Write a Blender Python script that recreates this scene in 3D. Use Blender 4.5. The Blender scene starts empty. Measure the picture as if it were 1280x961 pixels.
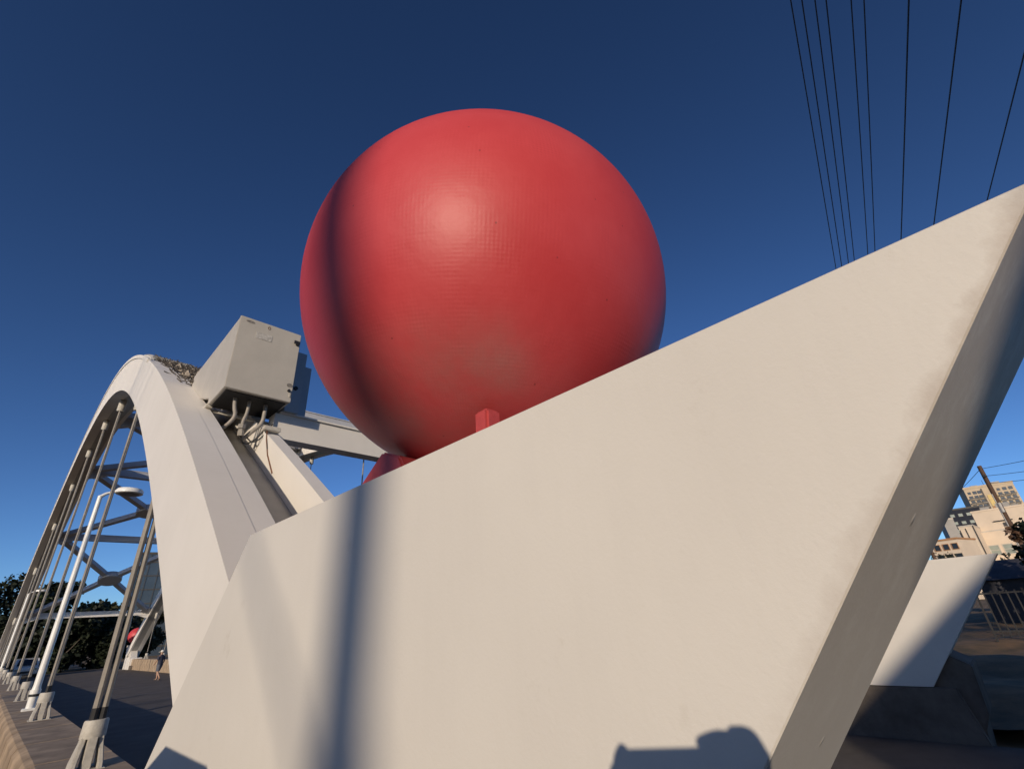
import bpy, bmesh, math, random
from mathutils import Vector, Matrix
random.seed(7)
S = bpy.context.scene
COL = S.collection
R = math.radians
# ------------------------------------------------------------------ camera, sky, sun, exposure
# axes: +Y along the bridge, +X across it, z = 0 on the road; the lens is 2.1 m above the road
EYE = 2.1
YAW, PITCH, ROLL, FPX = 0.8134, 0.465, -0.0732, 579.14
r0 = Vector((math.cos(YAW), -math.sin(YAW), 0)); f0 = Vector((math.sin(YAW), math.cos(YAW), 0))
FW = f0*math.cos(PITCH) + Vector((0, 0, math.sin(PITCH)))
u0 = -f0*math.sin(PITCH) + Vector((0, 0, math.cos(PITCH)))
RT = r0*math.cos(ROLL) + u0*math.sin(ROLL); UP = u0*math.cos(ROLL) - r0*math.sin(ROLL)
cam = bpy.data.cameras.new('camera'); camo = bpy.data.objects.new('camera', cam); COL.objects.link(camo)
cam.sensor_fit = 'HORIZONTAL'; cam.sensor_width = 36; cam.lens = FPX/1280*36
cam.clip_start = 0.01; cam.clip_end = 6000
M = Matrix((RT, UP, -FW)).transposed().to_4x4(); M.translation = Vector((0, 0, EYE))
camo.matrix_world = M
S.camera = camo

SUN_EL = 13.3; SUN_AZ = 180+32.0           # azimuth counted from +X towards +Y
to_sun = Vector((math.cos(R(SUN_AZ))*math.cos(R(SUN_EL)), math.sin(R(SUN_AZ))*math.cos(R(SUN_EL)), math.sin(R(SUN_EL))))
W = bpy.data.worlds.new('World'); S.world = W; W.use_nodes = True
nt = W.node_tree
sky = nt.nodes.new('ShaderNodeTexSky'); sky.sky_type = 'NISHITA'; sky.sun_disc = False
sky.sun_elevation = R(SUN_EL); sky.sun_rotation = math.atan2(to_sun.x, to_sun.y)
sky.air_density = 0.65; sky.dust_density = 0.5; sky.ozone_density = 3.6; sky.altitude = 20
bg = nt.nodes['Background']; bg.inputs[1].default_value = 0.083
gam = nt.nodes.new('ShaderNodeGamma'); gam.inputs[1].default_value = 1.27
nt.links.new(sky.outputs[0], gam.inputs[0]); nt.links.new(gam.outputs[0], bg.inputs[0])
sun = bpy.data.lights.new('sun', 'SUN'); suno = bpy.data.objects.new('sun', sun); COL.objects.link(suno)
sun.energy = 3.45; sun.angle = R(0.53); sun.color = (1.0, 0.835, 0.64)
suno.rotation_euler = to_sun.to_track_quat('Z', 'Y').to_euler()
S.view_settings.view_transform = 'Standard'; S.view_settings.look = 'None'
S.view_settings.exposure = 0.0; S.view_settings.gamma = 1.0

# ------------------------------------------------------------------ materials
MATS = {}
def mat(name, col, rough=0.6, var=0.12, scale=4.0, bump=0.0, bscale=60.0, metal=0.0, spec=0.5, col2=None, coat=0.0, stretch=(1, 1, 1)):
    if name in MATS: return MATS[name]
    m = bpy.data.materials.new(name); m.use_nodes = True; n = m.node_tree; L = n.links
    b = n.nodes['Principled BSDF']
    b.inputs['Roughness'].default_value = rough; b.inputs['Metallic'].default_value = metal
    b.inputs['Specular IOR Level'].default_value = spec; b.inputs['Coat Weight'].default_value = coat
    tc = n.nodes.new('ShaderNodeTexCoord'); mp = n.nodes.new('ShaderNodeMapping'); mp.inputs['Scale'].default_value = stretch
    L.new(tc.outputs['Object'], mp.inputs[0])
    no = n.nodes.new('ShaderNodeTexNoise'); no.inputs['Scale'].default_value = scale; no.inputs['Detail'].default_value = 6; no.inputs['Roughness'].default_value = .62
    L.new(mp.outputs[0], no.inputs['Vector'])
    ra = n.nodes.new('ShaderNodeValToRGB')
    c2 = col2 or tuple(c*(1-2*var) for c in col)
    ra.color_ramp.elements[0].position = .32; ra.color_ramp.elements[1].position = .66
    ra.color_ramp.elements[0].color = (*c2, 1); ra.color_ramp.elements[1].color = (*col, 1)
    L.new(no.outputs[0], ra.inputs[0]); L.new(ra.outputs[0], b.inputs['Base Color'])
    if bump > 0:
        n2 = n.nodes.new('ShaderNodeTexNoise'); n2.inputs['Scale'].default_value = bscale; n2.inputs['Detail'].default_value = 4
        L.new(mp.outputs[0], n2.inputs['Vector'])
        bp = n.nodes.new('ShaderNodeBump'); bp.inputs['Strength'].default_value = bump; bp.inputs['Distance'].default_value = .01
        L.new(n2.outputs[0], bp.inputs['Height']); L.new(bp.outputs[0], b.inputs['Normal'])
    MATS[name] = m
    return m

def paint_white(name, c0, c1, edge=False):
    """brushed white masonry paint: fine stipple, vertical runs, a few blobs, faint grime"""
    m = bpy.data.materials.new(name); m.use_nodes = True; n = m.node_tree; L = n.links
    b = n.nodes['Principled BSDF']; b.inputs['Roughness'].default_value = .55; b.inputs['Specular IOR Level'].default_value = .35
    tc = n.nodes.new('ShaderNodeTexCoord')
    def noise(scale, st=(1, 1, 1), det=5, rough=.6):
        mp = n.nodes.new('ShaderNodeMapping'); mp.inputs['Scale'].default_value = st; L.new(tc.outputs['Object'], mp.inputs[0])
        t = n.nodes.new('ShaderNodeTexNoise'); t.inputs['Scale'].default_value = scale; t.inputs['Detail'].default_value = det; t.inputs['Roughness'].default_value = rough
        L.new(mp.outputs[0], t.inputs['Vector']); return t
    big = noise(1.3); runs = noise(3.0, (7, 7, .7)); grime = noise(5, det=8, rough=.7)
    ra = n.nodes.new('ShaderNodeValToRGB'); e = ra.color_ramp.elements
    e[0].position = .3; e[0].color = (*c0, 1); e[1].position = .7; e[1].color = (*c1, 1)
    L.new(big.outputs[0], ra.inputs[0])
    r2 = n.nodes.new('ShaderNodeValToRGB'); e = r2.color_ramp.elements
    e[0].position = .36; e[0].color = (.88, .88, .87, 1); e[1].position = .52; e[1].color = (1, 1, 1, 1)
    L.new(runs.outputs[0], r2.inputs[0])
    r3 = n.nodes.new('ShaderNodeValToRGB'); e = r3.color_ramp.elements
    e[0].position = .26; e[0].color = (.70, .66, .60, 1); e[1].position = .36; e[1].color = (1, 1, 1, 1)
    L.new(grime.outputs[0], r3.inputs[0])
    m1 = n.nodes.new('ShaderNodeMixRGB'); m1.blend_type = 'MULTIPLY'; m1.inputs[0].default_value = .08
    L.new(ra.outputs[0], m1.inputs[1]); L.new(r2.outputs[0], m1.inputs[2])
    m2 = n.nodes.new('ShaderNodeMixRGB'); m2.blend_type = 'MULTIPLY'; m2.inputs[0].default_value = .3
    L.new(m1.outputs[0], m2.inputs[1]); L.new(r3.outputs[0], m2.inputs[2]); last = m2
    if edge:      # brown stains where the paint has worn along the raked nose edge and the top
        sx = n.nodes.new('ShaderNodeSeparateXYZ'); L.new(tc.outputs['Object'], sx.inputs[0])
        c_ = n.nodes.new('ShaderNodeMath'); c_.operation = 'MULTIPLY_ADD'; c_.inputs[1].default_value = .81; L.new(sx.outputs[2], c_.inputs[0]); L.new(sx.outputs[1], c_.inputs[2])
        en = noise(11, det=7, rough=.7)
        k1 = n.nodes.new('ShaderNodeMath'); k1.operation = 'MULTIPLY_ADD'; k1.inputs[1].default_value = -.12; L.new(en.outputs[0], k1.inputs[0]); L.new(c_.outputs[0], k1.inputs[2])
        mr = n.nodes.new('ShaderNodeMapRange'); mr.inputs[1].default_value = .81*EYE+.082; mr.inputs[2].default_value = .81*EYE+.118; mr.inputs[3].default_value = .40; mr.inputs[4].default_value = 0
        L.new(k1.outputs[0], mr.inputs[0])
        zr = n.nodes.new('ShaderNodeMapRange'); zr.inputs[1].default_value = EYE-.25; zr.inputs[2].default_value = EYE+.30; zr.inputs[3].default_value = .10; zr.inputs[4].default_value = 1
        L.new(sx.outputs[2], zr.inputs[0])
        mu = n.nodes.new('ShaderNodeMath'); mu.operation = 'MULTIPLY'; L.new(mr.outputs[0], mu.inputs[0]); L.new(zr.outputs[0], mu.inputs[1])
        m4 = n.nodes.new('ShaderNodeMixRGB'); m4.inputs[2].default_value = (.26, .17, .11, 1)
        L.new(mu.outputs[0], m4.inputs[0]); L.new(m2.outputs[0], m4.inputs[1]); last = m4
    L.new(last.outputs[0], b.inputs['Base Color'])
    st = noise(130, det=3); wav = noise(14, (1, 1, .6), det=3)
    vo = n.nodes.new('ShaderNodeTexVoronoi'); vo.inputs['Scale'].default_value = 9; L.new(tc.outputs['Object'], vo.inputs['Vector'])
    vr = n.nodes.new('ShaderNodeMapRange'); vr.inputs[1].default_value = .03; vr.inputs[2].default_value = .10; vr.inputs[3].default_value = 1; vr.inputs[4].default_value = 0
    L.new(vo.outputs['Distance'], vr.inputs[0])
    vc = n.nodes.new('ShaderNodeMath'); vc.operation = 'GREATER_THAN'; vc.inputs[1].default_value = .80
    sp = n.nodes.new('ShaderNodeSeparateColor'); L.new(vo.outputs['Color'], sp.inputs[0]); L.new(sp.outputs[0], vc.inputs[0])
    blob = n.nodes.new('ShaderNodeMath'); blob.operation = 'MULTIPLY'; L.new(vr.outputs[0], blob.inputs[0]); L.new(vc.outputs[0], blob.inputs[1])
    a1 = n.nodes.new('ShaderNodeMath'); a1.operation = 'MULTIPLY_ADD'; a1.inputs[1].default_value = .10; L.new(st.outputs[0], a1.inputs[0])
    w1 = n.nodes.new('ShaderNodeMath'); w1.operation = 'MULTIPLY_ADD'; w1.inputs[1].default_value = .22; w1.inputs[2].default_value = 0; L.new(wav.outputs[0], w1.inputs[0])
    L.new(w1.outputs[0], a1.inputs[2])
    a2 = n.nodes.new('ShaderNodeMath'); a2.operation = 'MULTIPLY_ADD'; a2.inputs[1].default_value = .45; L.new(blob.outputs[0], a2.inputs[0]); L.new(a1.outputs[0], a2.inputs[2])
    bp = n.nodes.new('ShaderNodeBump'); bp.inputs['Strength'].default_value = .30; bp.inputs['Distance'].default_value = .012
    L.new(a2.outputs[0], bp.inputs['Height']); L.new(bp.outputs[0], b.inputs['Normal'])
    return m
WHITE = paint_white('white_arch_paint', (.74, .705, .65), (.79, .755, .70))
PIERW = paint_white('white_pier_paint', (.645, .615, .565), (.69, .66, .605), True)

def paint_red():
    """red gloss paint over a woven laminate: the weave shows as a fine grid, a grey brown tint near the foot"""
    m = bpy.data.materials.new('red_ball_paint'); m.use_nodes = True; n = m.node_tree; L = n.links
    b = n.nodes['Principled BSDF']; b.inputs['Roughness'].default_value = .48; b.inputs['Specular IOR Level'].default_value = .42
    tc = n.nodes.new('ShaderNodeTexCoord')
    no = n.nodes.new('ShaderNodeTexNoise'); no.inputs['Scale'].default_value = 3.0; no.inputs['Detail'].default_value = 7; no.inputs['Roughness'].default_value = .65
    L.new(tc.outputs['Object'], no.inputs['Vector'])
    ra = n.nodes.new('ShaderNodeValToRGB'); e = ra.color_ramp.elements
    e[0].position = .3; e[0].color = (.52, .046, .052, 1); e[1].position = .72; e[1].color = (.58, .068, .075, 1)
    L.new(no.outputs[0], ra.inputs[0])
    # grey brown tint: a noisy fade towards the bottom and three soft patches
    n3 = n.nodes.new('ShaderNodeTexNoise'); n3.inputs['Scale'].default_value = 2.2; n3.inputs['Detail'].default_value = 8; n3.inputs['Roughness'].default_value = .68
    L.new(tc.outputs['Object'], n3.inputs['Vector'])
    sx = n.nodes.new('ShaderNodeSeparateXYZ'); L.new(tc.outputs['Object'], sx.inputs[0])
    mz = n.nodes.new('ShaderNodeMapRange'); mz.inputs[1].default_value = -.26; mz.inputs[2].default_value = -.66; mz.inputs[3].default_value = 0; mz.inputs[4].default_value = .16
    L.new(sx.outputs[2], mz.inputs[0])
    mm = n.nodes.new('ShaderNodeMath'); mm.operation = 'MULTIPLY'
    nr = n.nodes.new('ShaderNodeMapRange'); nr.inputs[1].default_value = .36; nr.inputs[2].default_value = .62; L.new(n3.outputs[0], nr.inputs[0])
    L.new(mz.outputs[0], mm.inputs[0]); L.new(nr.outputs[0], mm.inputs[1])
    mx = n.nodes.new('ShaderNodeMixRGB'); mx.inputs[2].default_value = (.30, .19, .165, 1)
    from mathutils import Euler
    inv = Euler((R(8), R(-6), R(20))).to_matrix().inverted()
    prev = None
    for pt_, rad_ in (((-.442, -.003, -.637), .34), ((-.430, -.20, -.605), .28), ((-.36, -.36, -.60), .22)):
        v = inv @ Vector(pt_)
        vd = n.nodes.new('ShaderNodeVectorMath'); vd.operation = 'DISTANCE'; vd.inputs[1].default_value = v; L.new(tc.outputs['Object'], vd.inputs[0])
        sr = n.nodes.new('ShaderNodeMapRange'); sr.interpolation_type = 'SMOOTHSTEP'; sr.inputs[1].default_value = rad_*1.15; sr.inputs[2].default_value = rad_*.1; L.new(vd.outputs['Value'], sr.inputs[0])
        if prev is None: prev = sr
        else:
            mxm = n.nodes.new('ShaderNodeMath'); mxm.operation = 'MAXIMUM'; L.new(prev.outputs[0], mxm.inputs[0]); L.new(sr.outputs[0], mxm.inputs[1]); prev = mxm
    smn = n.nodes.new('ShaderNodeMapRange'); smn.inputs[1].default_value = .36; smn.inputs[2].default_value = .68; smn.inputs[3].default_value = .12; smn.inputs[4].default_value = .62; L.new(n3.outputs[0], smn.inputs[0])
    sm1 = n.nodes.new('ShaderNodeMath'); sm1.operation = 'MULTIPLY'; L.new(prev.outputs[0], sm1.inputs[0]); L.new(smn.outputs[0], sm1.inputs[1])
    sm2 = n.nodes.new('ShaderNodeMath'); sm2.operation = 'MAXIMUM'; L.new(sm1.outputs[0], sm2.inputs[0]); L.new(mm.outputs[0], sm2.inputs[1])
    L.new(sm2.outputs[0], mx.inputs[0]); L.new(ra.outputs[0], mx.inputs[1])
    # small dark chips
    vo = n.nodes.new('ShaderNodeTexVoronoi'); vo.inputs['Scale'].default_value = 10; L.new(tc.outputs['Object'], vo.inputs['Vector'])
    lt = n.nodes.new('ShaderNodeMath'); lt.operation = 'LESS_THAN'; lt.inputs[1].default_value = .035; L.new(vo.outputs['Distance'], lt.inputs[0])
    m3 = n.nodes.new('ShaderNodeMixRGB'); m3.inputs[2].default_value = (.16, .02, .02, 1)
    lm = n.nodes.new('ShaderNodeMath'); lm.operation = 'MULTIPLY'; lm.inputs[1].default_value = .6; L.new(lt.outputs[0], lm.inputs[0])
    L.new(lm.outputs[0], m3.inputs[0]); L.new(mx.outputs[0], m3.inputs[1]); L.new(m3.outputs[0], b.inputs['Base Color'])
    # weave
    mp = n.nodes.new('ShaderNodeMapping'); mp.inputs['Scale'].default_value = (370, 185, 1); L.new(tc.outputs['UV'], mp.inputs[0])
    su = n.nodes.new('ShaderNodeSeparateXYZ'); L.new(mp.outputs[0], su.inputs[0])
    hs = []
    for k in (0, 1):
        s = n.nodes.new('ShaderNodeMath'); s.operation = 'MULTIPLY'; s.inputs[1].default_value = 6.2832; L.new(su.outputs[k], s.inputs[0])
        c = n.nodes.new('ShaderNodeMath'); c.operation = 'SINE'; L.new(s.outputs[0], c.inputs[0]); hs.append(c)
    ad = n.nodes.new('ShaderNodeMath'); ad.operation = 'ADD'; L.new(hs[0].outputs[0], ad.inputs[0]); L.new(hs[1].outputs[0], ad.inputs[1])
    nn = n.nodes.new('ShaderNodeTexNoise'); nn.inputs['Scale'].default_value = 28; nn.inputs['Detail'].default_value = 4; L.new(tc.outputs['Object'], nn.inputs['Vector'])
    n5 = n.nodes.new('ShaderNodeMath'); n5.operation = 'MULTIPLY_ADD'; n5.inputs[1].default_value = 2.2; L.new(nn.outputs[0], n5.inputs[0])
    md = n.nodes.new('ShaderNodeMath'); md.operation = 'MULTIPLY'; md.inputs[1].default_value = .20
    pt = n.nodes.new('ShaderNodeTexNoise'); pt.inputs['Scale'].default_value = 9; pt.inputs['Detail'].default_value = 6; L.new(tc.outputs['Object'], pt.inputs['Vector'])
    pr = n.nodes.new('ShaderNodeMapRange'); pr.inputs[1].default_value = .40; pr.inputs[2].default_value = .66; pr.inputs[3].default_value = .12; pr.inputs[4].default_value = 1.0; L.new(pt.outputs[0], pr.inputs[0])
    pm = n.nodes.new('ShaderNodeMath'); pm.operation = 'MULTIPLY'; L.new(ad.outputs[0], pm.inputs[0]); L.new(pr.outputs[0], pm.inputs[1]); L.new(pm.outputs[0], md.inputs[0])
    L.new(md.outputs[0], n5.inputs[2])
    bp = n.nodes.new('ShaderNodeBump'); bp.inputs['Strength'].default_value = .16; bp.inputs['Distance'].default_value = .0028
    L.new(n5.outputs[0], bp.inputs['Height']); L.new(bp.outputs[0], b.inputs['Normal'])
    return m
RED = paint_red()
STEELWHITE = mat('white_steel_paint', (.74, .71, .66), .5, .05, 1.2, .12, 40)
BRACEM = mat('shaded_white_steel', (.42, .43, .46), .5, .06, 1.2, .1, 40)  # white steel paint with its shade put into the blue grey colour
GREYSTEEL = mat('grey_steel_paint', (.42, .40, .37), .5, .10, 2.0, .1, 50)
RODM = mat('weathered_rod', (.31, .28, .24), .5, .15, 6)
COLLAR = mat('collar_paint', (.55, .52, .46), .6, .12, 20, .2, 80)
CONC = mat('weathered_concrete', (.46, .345, .235), .9, .26, 2.2, .35, 45)
CONCD = mat('stained_concrete', (.17, .14, .115), .9, .25, 2.2, .6, 30)
ASPH = mat('asphalt', (.115, .098, .085), .92, .2, 1.0, .5, 90)
DIRT = mat('dirt', (.22, .13, .06), .95, .3, 1.2, .6, 12, col2=(.07, .055, .025))
DARKMET = mat('dark_metal', (.02, .02, .023), .7, .2, 10)
WOOD = mat('creosote_wood', (.11, .062, .038), .85, .25, 6, .5, 30, stretch=(4, 4, .4))
BARK = mat('bark', (.09, .07, .05), .9, .3, 6, .8, 18, stretch=(3, 3, .6))
CABG = mat('cabinet_grey_paint', (.50, .47, .42), .5, .06, 3, .05, 60)
CABB = mat('cabinet_blue_grey_paint', (.34, .40, .46), .28, .06, 3, spec=.7)
PIPE = mat('conduit_grey', (.36, .33, .29), .55, .15, 9)
RUST = mat('rusty_cable', (.16, .07, .04), .8, .2, 20)
CABLE = mat('black_cable', (.02, .02, .022), .5, .1, 20)
WIREM = mat('overhead_wire', (.035, .035, .05), .5, .1, 20)
LAMPW = mat('white_lamp_paint', (.80, .80, .77), .35, .03, 3)
SLABG = mat('grey_render', (.36, .34, .31), .85, .1, .5, .2, 8)
TANW = mat('tan_render', (.50, .40, .28), .85, .06, .2)
PALEW = mat('pale_stucco', (.66, .54, .41), .85, .06, .3, .1, 6)
BRICKO = mat('orange_brick', (.42, .22, .10), .85, .12, .6)
YELP = mat('yellow_panel', (.62, .46, .18), .7, .1, .6)
DGLASS = mat('dark_glass', (.02, .025, .035), .12, .2, .3)
LGLASS = mat('pale_window_glass', (.30, .33, .28), .2, .1, .5)
BGLASS = mat('blue_glass', (.055, .075, .10), .15, .2, .12)
FRAMED = mat('dark_frame', (.05, .045, .04), .6, .1, 4)
GWHITE = mat('balcony_slab', (.52, .47, .40), .8, .1, 2)
RUSTSTAIN = mat('netting_wire', (.12, .10, .08), .8, .3, 30)
def leafmat(name, a, b_):
    m = mat(name, a, .6, .2, 1.2, col2=b_, spec=.3); return m
LEAFS = [leafmat('leaves_dark', (.018, .025, .011), (.007, .011, .006)), leafmat('leaves_mid', (.045, .058, .022), (.018, .027, .011)), leafmat('leaves_olive', (.085, .080, .034), (.040, .042, .018)), leafmat('leaves_russet', (.13, .07, .04), (.05, .03, .02))]

# ------------------------------------------------------------------ mesh helpers
class MB:
    def __init__(s): s.v = []; s.f = []
    def add(s, vs, fs):
        o = len(s.v); s.v += [tuple(v) for v in vs]; s.f += [tuple(i+o for i in f) for f in fs]; return s
    def box(s, x0, x1, y0, y1, z0, z1):
        return s.add([(x0, y0, z0), (x1, y0, z0), (x1, y1, z0), (x0, y1, z0), (x0, y0, z1), (x1, y0, z1), (x1, y1, z1), (x0, y1, z1)],
                     [(0, 3, 2, 1), (4, 5, 6, 7), (0, 1, 5, 4), (1, 2, 6, 5), (2, 3, 7, 6), (3, 0, 4, 7)])
    def loft(s, rings, close=True, caps=True):
        n = len(rings[0]); vs = [p for r in rings for p in r]; fs = []
        for i in range(len(rings)-1):
            for j in range(n if close else n-1):
                k = (j+1) % n; fs.append((i*n+j, i*n+k, (i+1)*n+k, (i+1)*n+j))
        if caps: fs.append(tuple(range(n-1, -1, -1))); fs.append(tuple((len(rings)-1)*n+j for j in range(n)))
        return s.add(vs, fs)
    def tube(s, pts, rad, n=10, caps=True):
        pts = [Vector(p) for p in pts]; rr = rad if isinstance(rad, (list, tuple)) else [rad]*len(pts)
        if len(rr) != len(pts):
            q = [k*(len(rr)-1)/(len(pts)-1) for k in range(len(pts))]
            rr = [rr[int(t)]+(rr[min(int(t)+1, len(rr)-1)]-rr[int(t)])*(t-int(t)) for t in q]
        rings = []; ref = None
        for i, p in enumerate(pts):
            d = (pts[min(i+1, len(pts)-1)]-pts[max(i-1, 0)]).normalized()
            if ref is None:
                ref = d.cross(Vector((0, 0, 1)));
                if ref.length < .05: ref = Vector((1, 0, 0))
            ref = (ref - d*ref.dot(d)).normalized(); b = d.cross(ref)
            rings.append([p+(ref*math.cos(2*math.pi*k/n)+b*math.sin(2*math.pi*k/n))*rr[i] for k in range(n)])
        return s.loft(rings, True, caps)
    def bar(s, a, b, w, h, upv=(0, 0, 1)):
        a = Vector(a); b = Vector(b); d = (b-a).normalized(); u = Vector(upv); r = d.cross(u).normalized(); u = r.cross(d).normalized()
        q = [(-w/2, -h/2), (w/2, -h/2), (w/2, h/2), (-w/2, h/2)]
        return s.loft([[p+r*x+u*y for x, y in q] for p in (a, b)])
    def prism(s, poly, axis, t0, t1):
        """poly of (y,z) for axis x; (x,z) for axis y; (x,y) for axis z"""
        f = {'x': lambda p, t: (t, p[0], p[1]), 'y': lambda p, t: (p[0], t, p[1]), 'z': lambda p, t: (p[0], p[1], t)}[axis]
        return s.loft([[f(p, t0) for p in poly], [f(p, t1) for p in poly]])
    def build(s, name, m, parent=None, bevel=0, smooth=False, bseg=2, loc=None):
        me = bpy.data.meshes.new(name)
        vs = s.v if loc is None else [(x-loc[0], y-loc[1], z-loc[2]) for x, y, z in s.v]
        me.from_pydata(vs, [], s.f); me.materials.append(m)
        bm = bmesh.new(); bm.from_mesh(me); bmesh.ops.recalc_face_normals(bm, faces=bm.faces)
        if bevel: bmesh.ops.bevel(bm, geom=[e for e in bm.edges if e.calc_face_angle(0) > .5], offset=bevel, segments=bseg, affect='EDGES', clamp_overlap=True)
        bm.to_mesh(me); bm.free()
        if smooth:
            me.shade_smooth() if hasattr(me, 'shade_smooth') else None
            if smooth != 'all':
                me.set_sharp_from_angle(angle=R(40))
        o = bpy.data.objects.new(name, me); COL.objects.link(o)
        if loc is not None: o.location = loc
        if parent: o.parent = parent
        return o
def tag(o, label=None, cat=None, group=None, kind=None):
    if label: o['label'] = label
    if cat: o['category'] = cat
    if group: o['group'] = group
    if kind: o['kind'] = kind
    return o
def sm(pts, it=2):
    pts = [Vector(p) for p in pts]
    for _ in range(it):
        q = [pts[0]]
        for a, b in zip(pts, pts[1:]): q += [a*.75+b*.25, a*.25+b*.75]
        q.append(pts[-1]); pts = q
    return pts
def thing(name, label, cat, loc=(0, 0, 0), group=None, rz=0):
    o = bpy.data.objects.new(name, None); COL.objects.link(o); o.location = loc; o.rotation_euler = (0, 0, rz); o.empty_display_size = .2
    return tag(o, label, cat, group)
def dup(root, loc=None, label=None, group=None, rz=None, scale=None):
    r = root.copy(); COL.objects.link(r)
    if loc is not None: r.location = loc
    if rz is not None: r.rotation_euler = (0, 0, rz)
    if scale is not None: r.scale = scale
    if label: r['label'] = label
    if group: r['group'] = group
    for ch in list(root.children):
        c = ch.copy(); COL.objects.link(c); c.parent = r
        for g in list(ch.children):
            d = g.copy(); COL.objects.link(d); d.parent = c
    return r
def link(src, parent=None, loc=None):
    o = src.copy(); COL.objects.link(o); o.parent = parent
    if loc is not None: o.location = loc
    return o

# ------------------------------------------------------------------ ground, road
Z = EYE       # z of a point given relative to the lens: Z + dz
g = MB().add([(-3000, -3000, -.30), (3000, -3000, -.30), (3000, 3000, -.30), (-3000, 3000, -.30)], [(0, 1, 2, 3)]).build('ground', DIRT); tag(g, kind='structure')
r_ = MB().box(1.60, 10.70, -60, 170, -.6, 0).build('road', ASPH); tag(r_, kind='structure')
sw = MB().box(-6, 1.40, -14, 2.6, -.5, .20).build('pavement', CONCD, bevel=.02); tag(sw, kind='structure')
# bank beyond the far kerb, a rough grid
def bank():
    m = MB(); nx, ny = 50, 50; vs = []
    for i in range(nx+1):
        for j in range(ny+1):
            x = 12.4+i*.9; y = -18+j*.56
            z = .02+.28*min(1, (x-12.4)/14)+.10*math.sin(x*1.3+y*.7)*math.sin(y*1.1)+random.uniform(-.04, .04)
            vs.append((x, y, z))
    fs = [(i*(ny+1)+j, (i+1)*(ny+1)+j, (i+1)*(ny+1)+j+1, i*(ny+1)+j+1) for i in range(nx) for j in range(ny)]
    o = m.add(vs, fs).build('bank', DIRT, smooth='all'); tag(o, kind='structure')
bank()

# ------------------------------------------------------------------ the arches
YC = 34.7; XM = 6.15
def ex(y): return Z + 11.33 - .0108*(y-YC)**2
def so(y): return Z + 10.2 - .01055*(y-YC)**2
YS = [2.0+65.4*i/120 for i in range(121)]
def strip(x0, x1, up, dn, name, m, parent, y0=None, y1=67.4, under=None, bev=0):
    """a length of the rib between two cross-bridge positions; up and dn are offsets from its back and its soffit"""
    rings = []
    if y0 is None: y0 = 3.4 if x0 > 6 else 2.0
    ys = [y for y in YS if y0 <= y <= y1]
    for y in ys:
        d = -.0216*(y-YC); nrm = Vector((0, -d, 1)).normalized()
        t = Vector((0, y, ex(y)))+nrm*up
        b = Vector((0, y, so(y)))+nrm*dn if under is None else Vector((0, y, ex(y)))+nrm*under
        if t.z < b.z+.02: t.z = b.z+.02
        rings.append([(x0, b.y, b.z), (x1, b.y, b.z), (x1, t.y, t.z), (x0, t.y, t.z)])
    return MB().loft(rings).build(name, m, parent)
def arch(mirror, label):
    root = thing('bridge_arch', label, 'bridge arch', (0, 0, 0), 'arch ribs of the bridge')
    X = (lambda x: 2*XM-x) if mirror else (lambda x: x)
    def st(a, b, *k, **kw):
        lo, hi = sorted((X(a), X(b))); return strip(lo, hi, *k, **kw)
    st(.74, .965, 0, 0, 'outer_web', WHITE, root)
    st(.960, 1.115, -.003, .006, 'flange', WHITE, root)
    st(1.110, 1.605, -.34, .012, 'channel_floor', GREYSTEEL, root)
    st(1.600, 1.74, -.008, .003, 'inner_web', WHITE, root)
    st(.715, .775, .035, 0, 'edge_trim', WHITE, root, y0=10.5, y1=58.9, under=-.05)
    st(.800, .86, .05, 0, 'edge_trim', WHITE, root, y0=11.0, y1=58.4, under=-.02)
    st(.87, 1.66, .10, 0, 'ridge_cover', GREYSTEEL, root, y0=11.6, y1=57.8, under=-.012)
    return root
arch_n = arch(False, 'bright white arch rib rising left behind the grey cabinet, nearer of the two arches')
arch_f = arch(True, 'farther white arch rib across the road, glimpsed left of the red ball')
# scraggly bird netting in the channel below the cover
nb = MB()
for _ in range(420):
    y = random.uniform(7.4, 12.4); x = random.uniform(.93, 1.70); z = ex(y)
    a = Vector((x, y, z+random.uniform(-.02, .06))); d = Vector((random.uniform(-1, 1), random.uniform(-1, 1), random.uniform(-.3, .9))).normalized()*random.uniform(.06, .2)
    d.z += .48*d.y
    nb.bar(a, a+d, .012, .012, (.3, .2, 1))
nb.build('bird_netting', RUSTSTAIN, arch_n)['kind'] = 'stuff'
nb2 = MB()
for _ in range(46):
    y = random.uniform(7.4, 11.6); x = random.uniform(1.0, 1.62); z = ex(y)-.05
    w = random.uniform(.05, .13)
    nb2.bar((x, y, z), (x+w, y+random.uniform(-.25, .25), z+random.uniform(-.02, .10)), .02, .10)
nb2.build('nest_litter', mat('nest_litter', (.42, .36, .29), .9, .3, 20), arch_n)['kind'] = 'stuff'
# springing block where the rib meets the deck
for a, mir in ((arch_n, 0), (arch_f, 1)):
    lo, hi = (.745, 1.735) if not mir else (2*XM-1.735, 2*XM-.745)
    MB().box(lo, hi, 65.2, 68.0, -.2, .98).build('spring_block', WHITE, a, bevel=.02)

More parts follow.
